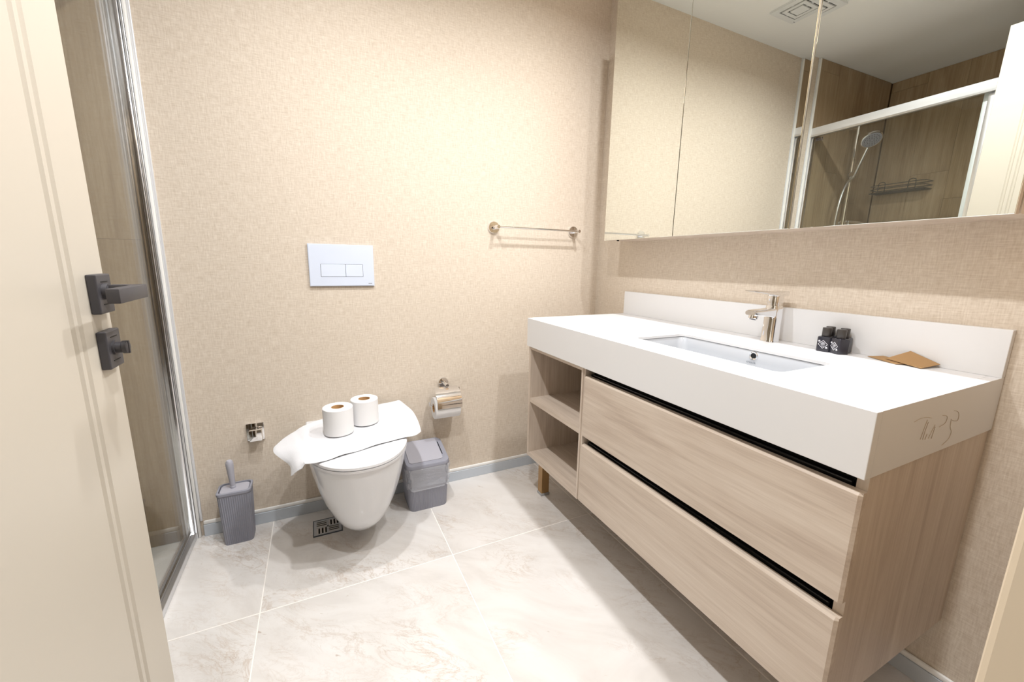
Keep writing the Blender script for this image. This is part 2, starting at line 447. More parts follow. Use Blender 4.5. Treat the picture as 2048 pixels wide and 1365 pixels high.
# ------------------------------------------------------------------ ceiling: downlights, vent
def downlights():
    for i, (x, y, k) in enumerate(LAMP_SPOTS):
        e = empty('downlight', (x, y, CEIL), ['round white recessed downlight over the floor before the toilet', 'round white recessed downlight just inside the doorway', 'round white recessed downlight over the drawer end of the vanity', 'round white recessed downlight over the open-shelf end of the vanity'][i], 'downlight', 'recessed downlights in the bathroom ceiling')
        m = bm_new(); o = (x, y, CEIL)
        n = 40; rings = []
        for r, h in ((.062, 0), (.062, -.003), (.058, -.006), (.048, -.006), (.045, -.001)):
            rings.append([(x + r * math.cos(2 * math.pi * q / n), y + r * math.sin(2 * math.pi * q / n), CEIL + h) for q in range(n)])
        loft(m, rings, False, False); obj('trim_ring', m, 'ceiling_paint', e, smooth=True)
        ld = bpy.data.lights.new('downlight_lamp', 'AREA'); ld.shape = 'DISK'; ld.size = 2 * LAMP_R
        ld.energy = LAMP_W * k; ld.color = LAMP_COL; ld.spread = LAMP_SPREAD
        lo = bpy.data.objects.new('downlight_lamp', ld); C.objects.link(lo); lo.parent = e; lo.location = (0, 0, -.0035)
downlights()
ld = bpy.data.lights.new('hall_fill_light', 'AREA'); ld.shape = 'DISK'; ld.size = .25; ld.energy = HALL_FILL_W; ld.color = (1, .9, .78)
lo = bpy.data.objects.new('hall_fill_light', ld); C.objects.link(lo); lo.location = (-1.0, -3.0, CEIL - .02)  # added fill light, no fixture, for the unseen hallway

def ceiling_vent():
    cx, cy_, h = -1.295, -.307, .097
    v = empty('ceiling_vent', (cx, cy_, CEIL), 'square white plastic ceiling vent with nested slots, seen in the mirror', 'vent')
    def sq(bm, r0, r1, z0, z1):
        for a in (-1, 1):
            box(bm, cx - r1, cx + r1, cy_ + a * r0, cy_ + a * r1, z0, z1); box(bm, cx + a * r0, cx + a * r1, cy_ - r0, cy_ + r0, z0, z1)
    obj('backing', bx(cx - .08, cx + .08, cy_ - .08, cy_ + .08, CEIL - .003, CEIL), 'black_gap', v)
    m = bm_new(); sq(m, .066, h, CEIL - .012, CEIL); obj('frame', m, 'vent_plastic', v)
    m = bm_new(); sq(m, .040, .058, CEIL - .014, CEIL - .008); obj('louvre', m, 'vent_plastic', v)
    obj('centre_plate', bx(cx - .032, cx + .032, cy_ - .032, cy_ + .032, CEIL - .016, CEIL - .008, bev=.001), 'vent_plastic', v)
    for a in (-1, 1):
        obj('bridge', bx(cx - .005, cx + .005, cy_ + a * .030, cy_ + a * .068, CEIL - .010, CEIL - .003), 'vent_plastic', v)
        obj('bridge', bx(cx + a * .030, cx + a * .068, cy_ - .005, cy_ + .005, CEIL - .010, CEIL - .003), 'vent_plastic', v)
    obj('maker_mark', bx(cx - .092, cx - .080, cy_ + .078, cy_ + .081, CEIL - .0125, CEIL - .012), 'print_grey', v)
ceiling_vent()

# ------------------------------------------------------------------ mirror cabinet
G0, G1 = -.2545, -1.510     # span of vanity and mirror cabinet along the wall
def mirror_cabinet():
    z0, z1, xf = 1.195, 2.182, -.1631
    c = empty('mirror_cabinet', (-.08, -.88, z0), 'wall cabinet with three mirrored doors above the vanity', 'mirror cabinet')
    m = bm_new()
    box(m, -.142, 0, G0 - .018, G0, z0 + .002, z1); box(m, -.142, 0, G1, G1 + .018, z0 + .002, z1)
    box(m, -.142, 0, G1 + .018, G0 - .018, z0 + .002, z0 + .020); box(m, -.142, 0, G1 + .018, G0 - .018, z1 - .018, z1)
    box(m, -.008, 0, G1 + .018, G0 - .018, z0 + .02, z1 - .018)
    obj('carcass', m, 'oak_upright', c)
    seams = [G0, -.6615, -1.0855, G1]
    for i in range(3):
        a, b = seams[i], seams[i + 1]; g = .0012
        m = bm_new(); box(m, xf + .004, xf + .0165, b + g, a - g, z0, z1)
        d = obj('mirror_door', m, 'mirror_edge' if i == 1 else 'oak_upright', c)
        mi = obj('mirror', bx(xf, xf + .004, b + g, a - g, z0, z1, bev=.0005, seg=1), 'mirror_silver', d)
        if i == 2:
            # this door hangs slightly askew and does not close flush
            piv = Vector((xf, -1.30, z0)); rot = Matrix.Rotation(math.radians(-1.17), 4, 'Z') @ Matrix.Rotation(math.radians(.22), 4, 'Y')
            me_list = [d.data, mi.data]; off = absloc(d)
            T = Matrix.Translation(piv - off) @ rot @ Matrix.Translation(-(piv - off))
            for me in me_list: me.transform(T)
    obj('door_bumper', bx(-.150, -.142, -.335, -.329, z0 - .004, z0 + .003), 'black_gap', c)
mirror_cabinet()

# ------------------------------------------------------------------ vanity
D, H, T = .5563, .85, .1246
def vanity_cabinet():
    c = empty('vanity_cabinet', (-.28, -.88, 0), 'greige oak vanity unit with two wide drawers and open end shelves', 'vanity unit')
    zb, zt = .205, H - T
    xf = -.546
    obj('side_panel', bx(xf, -.002, G0 - .004, G0 - .020, zb, zt), 'oak_upright', c)
    obj('divider', bx(xf, -.002, -.660, -.669, zb, zt), 'oak_upright', c)
    obj('divider', bx(xf + .004, -.002, -.6695, -.678, zb, zt), 'oak_upright', c)
    obj('side_panel', bx(xf + .020, -.002, G1 + .004, G1 + .022, zb, zt), 'oak_upright', c)
    obj('shelf', bx(xf + .002, -.06, G0 - .020, -.660, .467, .486), 'oak_along', c)
    obj('shelf', bx(xf, -.06, G0 - .020, -.660, zb, .222), 'oak_along', c)
    obj('top_rail', bx(xf, -.06, G0 - .020, -.660, .711, zt), 'oak_along', c)
    obj('shelf_back', bx(-.06, -.05, G0 - .020, -.660, .222, .711), 'oak_upright', c)
    obj('bottom_panel', bx(xf + .022, -.03, -.678, G1 + .022, zb, .221), 'oak_along', c)
    obj('back_panel', bx(-.02, -.004, G0 - .020, G1 + .022, .222, zt), 'oak_along', c)
    for z0, z1 in ((.469, .695), (.208, .435)):
        m = bm_new()
        y0, y1, x0, x1 = G1 + .003, -.681, xf, xf + .018
        ch = .0055
        # board with a chamfered top edge (finger pull) and eased ends
        sec = [(x0, z0), (x1, z0), (x1, z1), (x0 + ch, z1), (x0, z1 - ch)]
        loft(m, [[(x, y1, z) for x, z in sec], [(x, y0 + ch, z) for x, z in sec], [(max(x, x0 + ch) if x < x1 else x, y0, z) for x, z in sec]])
        d = obj('drawer', m, 'oak_along', c)
        obj('drawer_box', bx(x1 + .004, -.08, -.70, G1 + .045, z0 + .03, z1 - .012), 'black_gap', d)  # box coloured black to stand for the unlit interior
        obj('runner_rail', bx(x1 + .006, x1 + .018, -.684, G1 + .030, z1 - .004, z1 + .006, bev=.002), 'black_rail', d)
        obj('gap_shade_board', bx(x1 + .020, x1 + .026, -.686, G1 + .024, z1 - .012, z1 + .029), 'black_gap', d)  # added black board, paints the shade inside the drawer gap
    l = obj('leg', bx(-.489, -.449, -.274, -.310, .012, zb, bev=.001, seg=1), 'bronze_leg', c)
    obj('foot', bx(-.492, -.446, -.271, -.313, 0, .012, bev=.002), 'leg_foot', l)
    for k in (0, 1):
        pass
vanity_cabinet()

def ring_slab(bm, X0, X1, Y0, Y1, inner, z0, z1):
    """rectangular plate with an opening; inner = ccw list from rrect"""
    n = len(inner); per = n // 4
    cor = [(X1, Y1), (X0, Y1), (X0, Y0), (X1, Y0)]
    for z, flip in ((z1, 0), (z0, 1)):
        iv = [bm.verts.new((x, y, z)) for x, y in inner]; ov = [bm.verts.new((x, y, z)) for x, y in cor]
        for c in range(4):
            for i in range(per - 1): bm.faces.new((ov[c], iv[c * per + i + 1], iv[c * per + i]))
            a = c * per + per - 1; b = (a + 1) % n
            bm.faces.new((ov[c], ov[(c + 1) % 4], iv[b], iv[a]))
        if not flip: I1, O1 = iv, ov
        else: I0, O0 = iv, ov
    for i in range(n): bm.faces.new((I1[i], I1[(i + 1) % n], I0[(i + 1) % n], I0[i]))
    for i in range(4): bm.faces.new((O1[i], O1[(i + 1) % 4], O0[(i + 1) % 4], O0[i]))

BX0, BX1, BY0, BY1 = -.449, -.2275, -1.283, -.811
def countertop():
    c = empty('countertop', (-.28, -.88, H - T), 'thick white solid-surface countertop with backsplash on the vanity', 'countertop')
    m = bm_new()
    hole = rrect((BX0 + BX1) / 2, (BY0 + BY1) / 2, (BX1 - BX0) / 2, (BY1 - BY0) / 2, .022, 8)
    e = .0012
    ring_slab(m, -D + .02, -.001, G1 + .02, G0 - .02, hole, H - .008, H)
    obj('top', m, 'solid_surface', c)
    m = bm_new()
    box(m, -D, -D + .02, G1, G0, H - T, H, bev=.0012); obj('front_apron', m, 'solid_surface', c)
    m = bm_new(); box(m, -D + .02, -.001, G1, G1 + .02, H - T, H, bev=.0008)
    ap = obj('end_apron', m, 'solid_surface', c)
    m = bm_new(); box(m, -D + .02, -.001, G0 - .02, G0, H - T, H); obj('end_apron', m, 'solid_surface', c)
    obj('backsplash', bx(-.019, -.0005, G1, G0, H, .9586, bev=.001), 'solid_surface', c)
    # scrawled letters scratched into the end face
    Y = G1 - .0003
    S = [[(-.412, .810), (-.39, .813), (-.366, .812), (-.341, .807)], [(-.358, .806), (-.364, .789), (-.371, .768)], [(-.352, .800), (-.357, .784), (-.360, .766)],
         [(-.346, .775), (-.350, .764)], [(-.316, .785), (-.319, .773), (-.322, .761)], [(-.293, .805), (-.274, .801), (-.268, .794), (-.274, .785), (-.297, .781)], [(-.318, .789), (-.328, .776), (-.336, .764)],
         [(-.241, .786), (-.228, .783), (-.213, .782), (-.213, .793), (-.222, .802), (-.242, .807)], [(-.247, .790), (-.243, .772), (-.232, .759), (-.239, .745), (-.264, .736)]]
    m = bm_new()
    for st in S: tube(m, spline([(x, Y, z) for x, z in st], 6), .00042, 5)
    obj('scratched_letters', m, 'scratch', ap)
countertop()

def washbasin():
    cx, cyy = (BX0 + BX1) / 2, (BY0 + BY1) / 2; hx, hy = (BX1 - BX0) / 2, (BY1 - BY0) / 2
    b = empty('washbasin', (cx, cyy, H - .14), 'white rectangular undermount washbasin set into the countertop', 'washbasin')
    m = bm_new()
    prof = [(.020, -.0095, .03), (.020, -.009, .03), (.003, -.009, .024), (.001, -.0115, .024), (-.003, -.040, .028), (-.010, -.085, .034), (-.022, -.110, .045), (-.050, -.122, .05), (-.085, -.126, .02)]
    rings = [[(x, y, H + z) for x, y in rrect(cx, cyy, hx + o, hy + o, r, 8)] for o, z, r in prof]
    loft(m, rings, False, True); obj('bowl', m, 'basin_ceramic_shaded', b, smooth=True)
    xo, yo, zo = BX1 - .001, -1.076, .8265
    m = bm_new(); n = 28; rings = []
    for r, h in ((.0085, .004), (.0085, -.0015), (.0115, -.003), (.0128, -.0015), (.0132, .003)):
        rings.append([(xo + h, yo + r * math.cos(2 * math.pi * k / n), zo + r * math.sin(2 * math.pi * k / n)) for k in range(n)])
    loft(m, rings, False, False); ov = obj('overflow_ring', m, 'chrome', b, smooth=True)
    m = bm_new(); lathe(m, (xo - .0008, yo, zo), (1, 0, 0), [(.0088, 0), (.0088, .003)], 24); obj('overflow_hole', m, 'black_rail', ov)
    fc = bpy.data.curves.new('maker_name', 'FONT'); fc.body = 'creavit'; fc.size = .0105; fc.align_x = 'CENTER'; fc.extrude = .0001
    tmp = bpy.data.objects.new('maker_name_curve', fc); C.objects.link(tmp)
    me = bpy.data.meshes.new_from_object(tmp.evaluated_get(bpy.context.evaluated_depsgraph_get()))
    bpy.data.objects.remove(tmp); bpy.data.curves.remove(fc)
    me.name = 'maker_name'; fo = bpy.data.objects.new('maker_name', me); C.objects.link(fo); fo.parent = b
    M = Matrix(((0, 0, -1), (-1, 0, 0), (0, 1, 0))).to_4x4()
    fo.matrix_local = Matrix.Translation(Vector((BX1 - .0052, yo + .004, .8035)) - b.location) @ Matrix.Rotation(0, 4, 'Y') @ M
    me.materials.clear(); me.materials.append(MATS['print_grey'])
    m = bm_new(); lathe(m, (cx, cyy, H - .1262), (0, 0, 1), [(.028, 0), (.028, .002), (.022, .004), (.0, .0045)], 28); obj('drain_plug', m, 'chrome', b, smooth=True)
washbasin()

def faucet():
    x, y = -.073, -1.020
    f = empty('faucet', (x, y, H), 'chrome single-lever basin mixer tap behind the washbasin', 'faucet')
    m = bm_new(); rings = []
    for z, hx, hy, cx_ in ((0, .0235, .0225, 0), (.004, .0235, .0225, 0), (.006, .0225, .0215, 0), (.05, .0215, .0205, .001), (.085, .0215, .0205, .002), (.112, .0205, .020, .003), (.116, .0195, .019, .003)):
        rings.append([(px, py, H + z) for px, py in rrect(x + cx_, y, hx, hy, .011, 6)])
    loft(m, rings); obj('body', m, 'chrome', f, smooth=True)
    m = bm_new(); rings = []
    for xx, zc, hz, hy in ((-.062, .094, .0165, .0185), (-.090, .094, .0150, .0185), (-.115, .0955, .0115, .0185), (-.150, .0965, .0095, .0180), (-.178, .0965, .0085, .0172), (-.186, .0965, .0065, .0165)):
        rings.append([(xx, y + py, H + zc + pz) for py, pz in rrect(0, 0, hy, hz, .006, 5)])
    loft(m, rings); sp = obj('spout', m, 'chrome', f, smooth=True)
    m = bm_new(); lathe(m, (-.168, y, H + .091), (-.25, 0, -1), [(.0135, 0), (.0135, .010), (.0125, .014), (.0105, .015)], 24); ae = obj('aerator', m, 'chrome', sp, smooth=True)
    m = bm_new(); lathe(m, (-.168 - .0037, y, H + .091 - .0149), (-.25, 0, -1), [(.0098, 0), (.0098, .0006)], 24); obj('aerator_mesh', m, 'grey_dark_edge', sp)
    m = bm_new()
    loft(m, [[(px, py, H + z) for px, py in rrect(x + .003, y, hx, hy, .012, 6)] for z, hx, hy in ((.116, .0175, .017), (.122, .0175, .017), (.1225, .0195, .0185), (.146, .0205, .0195), (.1485, .0195, .0185))])
    obj('cartridge_cap', m, 'chrome', f, smooth=True)
    m = bm_new(); rings = []
    for xx, z0, z1, hy in ((-.034, .1485, .1600, .0195), (-.036, .1480, .1615, .0205), (-.090, .1480, .1620, .0205), (-.125, .1530, .1625, .0200), (-.165, .1585, .1645, .0185), (-.196, .1620, .1660, .0165), (-.200, .1628, .1655, .0155)):
        rings.append([(xx, y + py, H + (z0 + z1) / 2 + pz) for py, pz in rrect(0, 0, hy, (z1 - z0) / 2, .0018, 3)])
    loft(m, rings); obj('lever', m, 'chrome', f, smooth=True)
faucet()

def bottles():
    spots = [(-.073, -1.180, 8, 'black toiletry bottle in front, nearest the faucet, with white diamond print'),
             (-.073, -1.2165, -22, 'black toiletry bottle in front, nearest the paper sachets, with partly turned diamond print'),
             (-.0375, -1.171, 0, 'black toiletry bottle at the back by the backsplash, nearest the faucet'),
             (-.0395, -1.209, 6, 'black toiletry bottle at the back by the backsplash, nearest the sachets')]
    for i, (x, y, a, lab) in enumerate(spots):
        e = empty('toiletry_bottle', (x, y, H), lab, 'bottle', 'four small black toiletry bottles')
        m = bm_new(); h = .0165
        loft(m, [[(px, py, H + z) for px, py in rrect(x, y, r, r, .006, 5)] for z, r in ((0, h - .001), (.0012, h), (.040, h), (.0425, h - .001), (.0435, h - .006), (.046, .008))])
        obj('body', m, 'bottle_black', e, smooth=True)
        m = bm_new(); lathe(m, (x, y, H + .044), (0, 0, 1), [(.0105, 0), (.0112, .001), (.0112, .0235), (.0106, .0245)], 28); obj('cap', m, 'cap_black', e, smooth=True)
        if i < 2:
            m = bm_new(); X = x - h - .0002; zc = H + .0215
            def ln(a_, b_, w=.0005): tube(m, [(X, a_[0], a_[1]), (X, b_[0], b_[1])], w, 4)
            d = .0115; q = [(y - d, zc), (y, zc + d), (y + d, zc), (y, zc - d)]
            for k in range(4): ln(q[k], q[(k + 1) % 4])
            for k, w in enumerate((.0035, .0055, .0050, .0030)): ln((y - w, zc + .0055 - k * .0036), (y + w, zc + .0055 - k * .0036), .0006)
            for sy, sz in ((.0095, .0085), (-.0095, -.0090)):
                for k in range(3):
                    t = k * math.pi / 3; ln((y + sy - .003 * math.cos(t), zc + sz - .003 * math.sin(t)), (y + sy + .003 * math.cos(t), zc + sz + .003 * math.sin(t)), .0006)
            obj('label_print', m, 'print_white', e)
        e.rotation_euler = (0, 0, math.radians(a))
bottles()

def sachet(lab, c00, c10, c11, c01, bulge):
    P = [Vector(v) for v in (c00, c10, c11, c01)]
    m = bm_new(); n = 10; gr = []
    nrm = (P[1] - P[0]).cross(P[3] - P[0]).normalized()
    if nrm.z < 0: nrm = -nrm
    top = []; bot = []
    for j in range(n + 1):
        tr_, br = [], []
        for i in range(n + 1):
            u, v = i / n, j / n
            p = P[0].lerp(P[1], u).lerp(P[3].lerp(P[2], u), v)
            k = (math.sin(math.pi * min(1, max(0, (u - .06) / .88))) * math.sin(math.pi * min(1, max(0, (v - .06) / .88)))) ** .6
            tr_.append(m.verts.new(p + nrm * (.0008 + bulge * k))); br.append(m.verts.new(p - nrm * .0003))
        top.append(tr_); bot.append(br)
    for j in range(n):
        for i in range(n):
            m.faces.new((top[j][i], top[j][i + 1], top[j + 1][i + 1], top[j + 1][i])); m.faces.new((bot[j][i], bot[j + 1][i], bot[j + 1][i + 1], bot[j][i + 1]))
    for i in range(n):
        m.faces.new((top[0][i], bot[0][i], bot[0][i + 1], top[0][i + 1])); m.faces.new((top[n][i], top[n][i + 1], bot[n][i + 1], bot[n][i]))
        m.faces.new((top[i][0], top[i + 1][0], bot[i + 1][0], bot[i][0])); m.faces.new((top[i][n], bot[i][n], bot[i + 1][n], top[i + 1][n]))
    c = sum(P, Vector()) / 4
    e = empty('paper_sachet', (c.x, c.y, H), lab, 'sachet', 'kraft paper sachets on the countertop')
    s = obj('pouch', m, 'kraft', e, smooth=True)
    return e
sachet('flat brown kraft paper sachet lying nearer the black bottles', (-.045, -1.272, .8515), (-.085, -1.349, .8510), (-.045, -1.370, .8525), (-.022, -1.297, .8560), .003)
sachet('brown kraft paper sachet propped on the other, leaning on the backsplash', (-.062, -1.318, .8570), (-.083, -1.396, .8512), (-.0225, -1.409, .8585), (-.0225, -1.350, .8800), .002)

# ------------------------------------------------------------------ toilet
TX = -1.286
def dshape(z, hw, yb, yf, n=28, p=2.2):
    """D-shaped outline: straight sides from the wall then a rounded front"""
    pts = []
    ym = yf + hw * 1.45 if (yb - yf) > hw * 1.45 else yb
    pts.append((TX - hw, yb, z)); 
    for i in range(n + 1):
        a = math.pi * i / n
        cx = -math.cos(a); s = math.sin(a)
        xx = hw * math.copysign(abs(cx) ** (2 / p), cx); yy = ym - (ym - yf) * abs(s) ** (2 / p)
        pts.append((TX + xx, yy, z))
    pts.append((TX + hw, yb, z))
    return pts
def toilet():
    t = empty('toilet', (TX, -.25, 0), 'white wall-hung toilet with closed lid', 'toilet')
    m = bm_new()
    secs = [(.072, .030, -.001, -.300), (.078, .052, -.001, -.335), (.095, .072, -.001, -.365), (.13, .094, -.001, -.402), (.17, .112, -.001, -.432), (.22, .132, -.001, -.460), (.28, .150, -.001, -.485), (.34, .163, -.001, -.505), (.39, .171, -.001, -.520), (.408, .173, -.001, -.523)]
    loft(m, [dshape(z, w, a, b) for z, w, a, b in secs]); obj('bowl', m, 'ceramic', t, smooth=True)
    m = bm_new()
    loft(m, [dshape(.4085, .168, -.07, -.518), dshape(.4105, .176, -.065, -.530), dshape(.4195, .177, -.065, -.532), dshape(.4205, .170, -.07, -.524)]); obj('seat', m, 'lid_plastic', t, smooth=True)
    m = bm_new()
    loft(m, [dshape(.4225, .170, -.065, -.524), dshape(.4235, .1775, -.058, -.533), dshape(.432, .1775, -.058, -.533), dshape(.437, .173, -.06, -.527), dshape(.440, .155, -.07, -.50)]); obj('lid', m, 'lid_plastic', t, smooth=True)
    for s in (-1, 1): obj('hinge', bx(TX + s * .075 - .022, TX + s * .075 + .022, -.062, -.028, .409, .434, bev=.006), 'lid_plastic', t, smooth=True)
toilet()

def towel():
    fr = [(0, (-1.505, -.425, .392)), (.08, (-1.482, -.447, .420)), (.16, (-1.440, -.462, .442)), (.25, (-1.385, -.462, .4455)), (.42, (-1.318, -.438, .4455)), (.68, (-1.2, -.402, .4455)), (.86, (-1.118, -.385, .4455)), (.94, (-1.082, -.372, .440)), (1, (-1.050, -.318, .428))]
    bk = [(0, (-1.566, -.250, .425)), (.08, (-1.535, -.205, .438)), (.22, (-1.470, -.150, .455)), (.42, (-1.375, -.095, .460)), (.65, (-1.25, -.060, .464)), (.85, (-1.14, -.040, .466)), (1, (-1.082, -.030, .470))]
    nu, nv = 64, 26; m = bm_new(); top = []; bot = []
    def sm(pl, t):
        return (poly(pl, max(0, t - .03)) + poly(pl, t) * 2 + poly(pl, min(1, t + .03))) / 4
    rr = random.Random(3)
    for j in range(nv + 1):
        v = j / nv; a, b = [], []
        for i in range(nu + 1):
            u = i / nu
            p = sm(fr, u).lerp(sm(bk, u), v)
            if u > .9: p.x += .018 * math.sin(math.pi * v) * (u - .9) / .1
            if u < .1: p.x += .010 * math.sin(math.pi * v * 2) * (.1 - u) / .1
            p.z += .008 * math.sin(math.pi * v) ** .6 + .0022 * math.sin(u * 23 + v * 5) * math.sin(v * 9 + u * 4)
            ed = min(v, 1 - v, u * 1.6, (1 - u) * 1.6)
            th = .013 * min(1, (ed / .045)) ** .5
            band = .0030 * max(0, 1 - abs(u - .165) / .014) + .0012 * (1 if .03 < u < .16 else 0)
            onlid = abs(p.x - TX) < .180 and p.y > -.50
            a.append(m.verts.new((p.x, p.y, max(p.z + th * .35 - band, .4425 if onlid else 0)))); b.append(m.verts.new((p.x, p.y, max(p.z - th * .9, .4405 if onlid else 0))))
        top.append(a); bot.append(b)
    for j in range(nv):
        for i in range(nu):
            m.faces.new((top[j][i], top[j][i + 1], top[j + 1][i + 1], top[j + 1][i])); m.faces.new((bot[j][i], bot[j + 1][i], bot[j + 1][i + 1], bot[j][i + 1]))
    for i in range(nu):
        m.faces.new((top[0][i], bot[0][i], bot[0][i + 1], top[0][i + 1])); m.faces.new((top[nv][i], top[nv][i + 1], bot[nv][i + 1], bot[nv][i]))
    for j in range(nv):
        m.faces.new((top[j][0], top[j + 1][0], bot[j + 1][0], bot[j][0])); m.faces.new((top[j][nu], bot[j][nu], bot[j + 1][nu], top[j + 1][nu]))
    tagx(obj('folded_towel', m, 'terry', smooth=True, loc=(-1.3, -.3, .44)), 'folded white terry towel draped across the toilet lid', 'towel')
towel()

def paper_roll(bm_axis, o, R_, r_, L, name, lab, group, up=True):
    o = Vector(o); e = empty(name, o, lab, 'toilet roll', group)
    d = Vector(bm_axis); u, v = frame(d); n = 40
    def rings(pr): return [[o + d * h + (u * math.cos(2 * math.pi * k / n) + v * math.sin(2 * math.pi * k / n)) * r for k in range(n)] for r, h in pr]
    m = bm_new(); loft(m, rings([(r_ + .001, .001), (R_ - .002, 0), (R_, .002), (R_, L - .002), (R_ - .002, L), (r_ + .001, L - .001)]), False, False); obj('paper', m, 'paper', e, smooth=True)
    m = bm_new(); loft(m, rings([(r_, .0005), (r_ + .0011, .0005), (r_ + .0011, L - .0005), (r_, L - .0005), (r_, .0005)]), False, False); obj('core', m, 'cardboard', e, smooth=True)
    return e
paper_roll((0, 0, 1), (-1.347, -.290, .4668), .0515, .0205, .097, 'toilet_roll', 'upright toilet paper roll on the towel, nearer the viewer', 'spare rolls on the towel')
paper_roll((0, 0, 1), (-1.250, -.234, .4697), .0500, .0205, .095, 'toilet_roll', 'upright toilet paper roll on the towel, nearer the wall', 'spare rolls on the towel')

# ------------------------------------------------------------------ things on the back wall
def flush_plate():
    x0, x1, z0, z1 = -1.4086, -1.1636, .9817, 1.1483
    f = empty('flush_plate', ((x0 + x1) / 2, 0, z0), 'satin white dual-flush plate on the wall above the toilet', 'flush plate')
    bx0, bx1, bz0, bz1, xm = -1.367, -1.207, 1.019, 1.070, -1.274
    m = bm_new()
    # face plate with a rectangular opening for the buttons, standing on a bevelled rim
    inner = rrect((bx0 + bx1) / 2, (bz0 + bz1) / 2, (bx1 - bx0) / 2, (bz1 - bz0) / 2, .002, 3)
    b2 = bm_new(); ring_slab(b2, x0, x1, z0, z1, inner, .002, .011)
    for v in b2.verts: v.co = Vector((v.co.x, -v.co.z, v.co.y))
    bmesh.ops.bevel(b2, geom=[e for e in b2.edges if all(abs(v.co.y + .011) < 1e-5 and (abs(v.co.x - x0) < 1e-5 or abs(v.co.x - x1) < 1e-5 or abs(v.co.z - z0) < 1e-5 or abs(v.co.z - z1) < 1e-5) for v in e.verts) and not any(len(f_.verts) == 3 for f_ in e.link_faces if False)], offset=.002, segments=2, affect='EDGES')
    m.free(); obj('face', b2, 'plate_satin', f)
    obj('recess', bx(bx0 - .002, bx1 + .002, -.004, -.001, bz0 - .002, bz1 + .002), 'black_gap', f)
    g = .0011
    for a, b in ((bx0 + g, xm - g / 2), (xm + g / 2, bx1 - g)): obj('button', bx(a, b, -.0115, -.004, bz0 + g, bz1 - g, bev=.0008, seg=1), 'button_satin', f)
    m = bm_new()
    for i in range(5): box(m, -1.187 + i * .0028, -1.187 + i * .0028 + .0019, -.0114, -.011, .9905, .9935)
    obj('maker_mark', m, 'print_grey', f)
flush_plate()

def towel_rail():
    xa, xb, z, yb = -.6147, -.170, 1.249, -.055
    t = empty('towel_rail', ((xa + xb) / 2, 0, z), 'slim chrome towel rail with round wall rosettes', 'towel rail')
    for x in (xa, xb):
        m = bm_new(); lathe(m, (x, 0, z), (0, -1, 0), [(.0285, .0005), (.0285, .006), (.0265, .009), (.009, .010)], 36); ro = obj('rosette', m, 'chrome', t, smooth=True)
        m = bm_new(); lathe(m, (x, -.009, z), (0, -1, 0), [(.0085, 0), (.0085, .052), (.0075, .054)], 24); obj('post', m, 'chrome', ro, smooth=True)
    m = bm_new(); tube(m, [(xa + .004, yb, z), (xb - .004, yb, z)], .0048, 16); obj('bar', m, 'chrome', t, smooth=True)
towel_rail()

def paper_holder():
    xr, zr = -.871, .522; ya, za = -.066, .436
    h = empty('toilet_paper_holder', (xr, 0, zr), 'chrome toilet paper holder with a hinged cover on the wall', 'paper holder')
    m = bm_new(); lathe(m, (xr, 0, zr), (0, -1, 0), [(.0245, .0005), (.0245, .006), (.0225, .009), (.008, .010)], 32); obj('rosette', m, 'chrome', h, smooth=True)
    m = bm_new(); tube(m, [(xr + .002, -.008, zr), (xr + .004, -.058, zr - .004)], .0085, 16); obj('arm', m, 'chrome', h, smooth=True)
    # curved cover over the roll
    m = bm_new(); prof = []
    for i in range(13):
        a = math.radians(lerp(112, -18, i / 12)); prof.append((ya - .056 * math.cos(a - 0), za + .002 + .056 * math.sin(a)))
    prof = [(-.052, .512), (-.072, .508)] + [p for p in prof if True]
    prof = [(-.040, .510), (-.060, .5085), (-.082, .503), (-.100, .492), (-.113, .475), (-.1195, .455), (-.122, .432)]
    rings = []
    x0, x1 = xr - .060, xr + .056
    o_ = [(x0, y, z) for y, z in prof]
    n = len(prof)
    th = .0012
    va = [[m.verts.new((x, y, z)) for y, z in prof] for x in (x0, x1)]; vb = [[m.verts.new((x, y + th, z - th)) for y, z in prof] for x in (x0, x1)]
    for i in range(n - 1):
        m.faces.new((va[0][i], va[1][i], va[1][i + 1], va[0][i + 1])); m.faces.new((vb[0][i], vb[0][i + 1], vb[1][i + 1], vb[1][i]))
        m.faces.new((va[0][i], va[0][i + 1], vb[0][i + 1], vb[0][i])); m.faces.new((va[1][i], vb[1][i], vb[1][i + 1], va[1][i + 1]))
    m.faces.new((va[0][0], vb[0][0], vb[1][0], va[1][0])); m.faces.new((va[0][-1], va[1][-1], vb[1][-1], vb[0][-1]))
    obj('cover', m, 'chrome', h, smooth=True)
    m = bm_new(); tube(m, spline([(xr + .062, -.050, .505), (xr + .066, -.060, .47), (xr + .064, ya, za + .004), (xr + .05, ya, za), (xr - .03, ya, za), (xr - .078, ya, za), (xr - .0835, ya, za + .004), (xr - .0845, ya, za + .018)], 6), .0030, 12); obj('spindle', m, 'chrome', h, smooth=True)
    paper_roll((1, 0, 0), (xr - .066, ya, .4215), .0505, .0190, .118, 'toilet_roll', 'toilet paper roll hanging in the chrome wall holder', None)
paper_holder()

def angle_valve():
    x0, x1, z0, z1 = -1.676, -1.615, .369, .441
    v = empty('angle_valve', ((x0 + x1) / 2, 0, z0), 'square chrome water valve low on the wall beside the toilet', 'valve')
    obj('wall_plate', bx(x0, x1, -.008, -.0005, z0, z1, bev=.002), 'chrome', v, smooth=True)
    m = bm_new(); xc, zc = -1.6415, .402
    box(m, xc - .022, xc + .022, -.046, -.018, zc - .023, zc + .023, bev=.003); obj('knob', m, 'chrome', v, smooth=True)
    m = bm_new(); lathe(m, (xc, -.008, zc), (0, -1, 0), [(.014, 0), (.014, .011)], 24); obj('stem', m, 'chrome', v, smooth=True)
angle_valve()

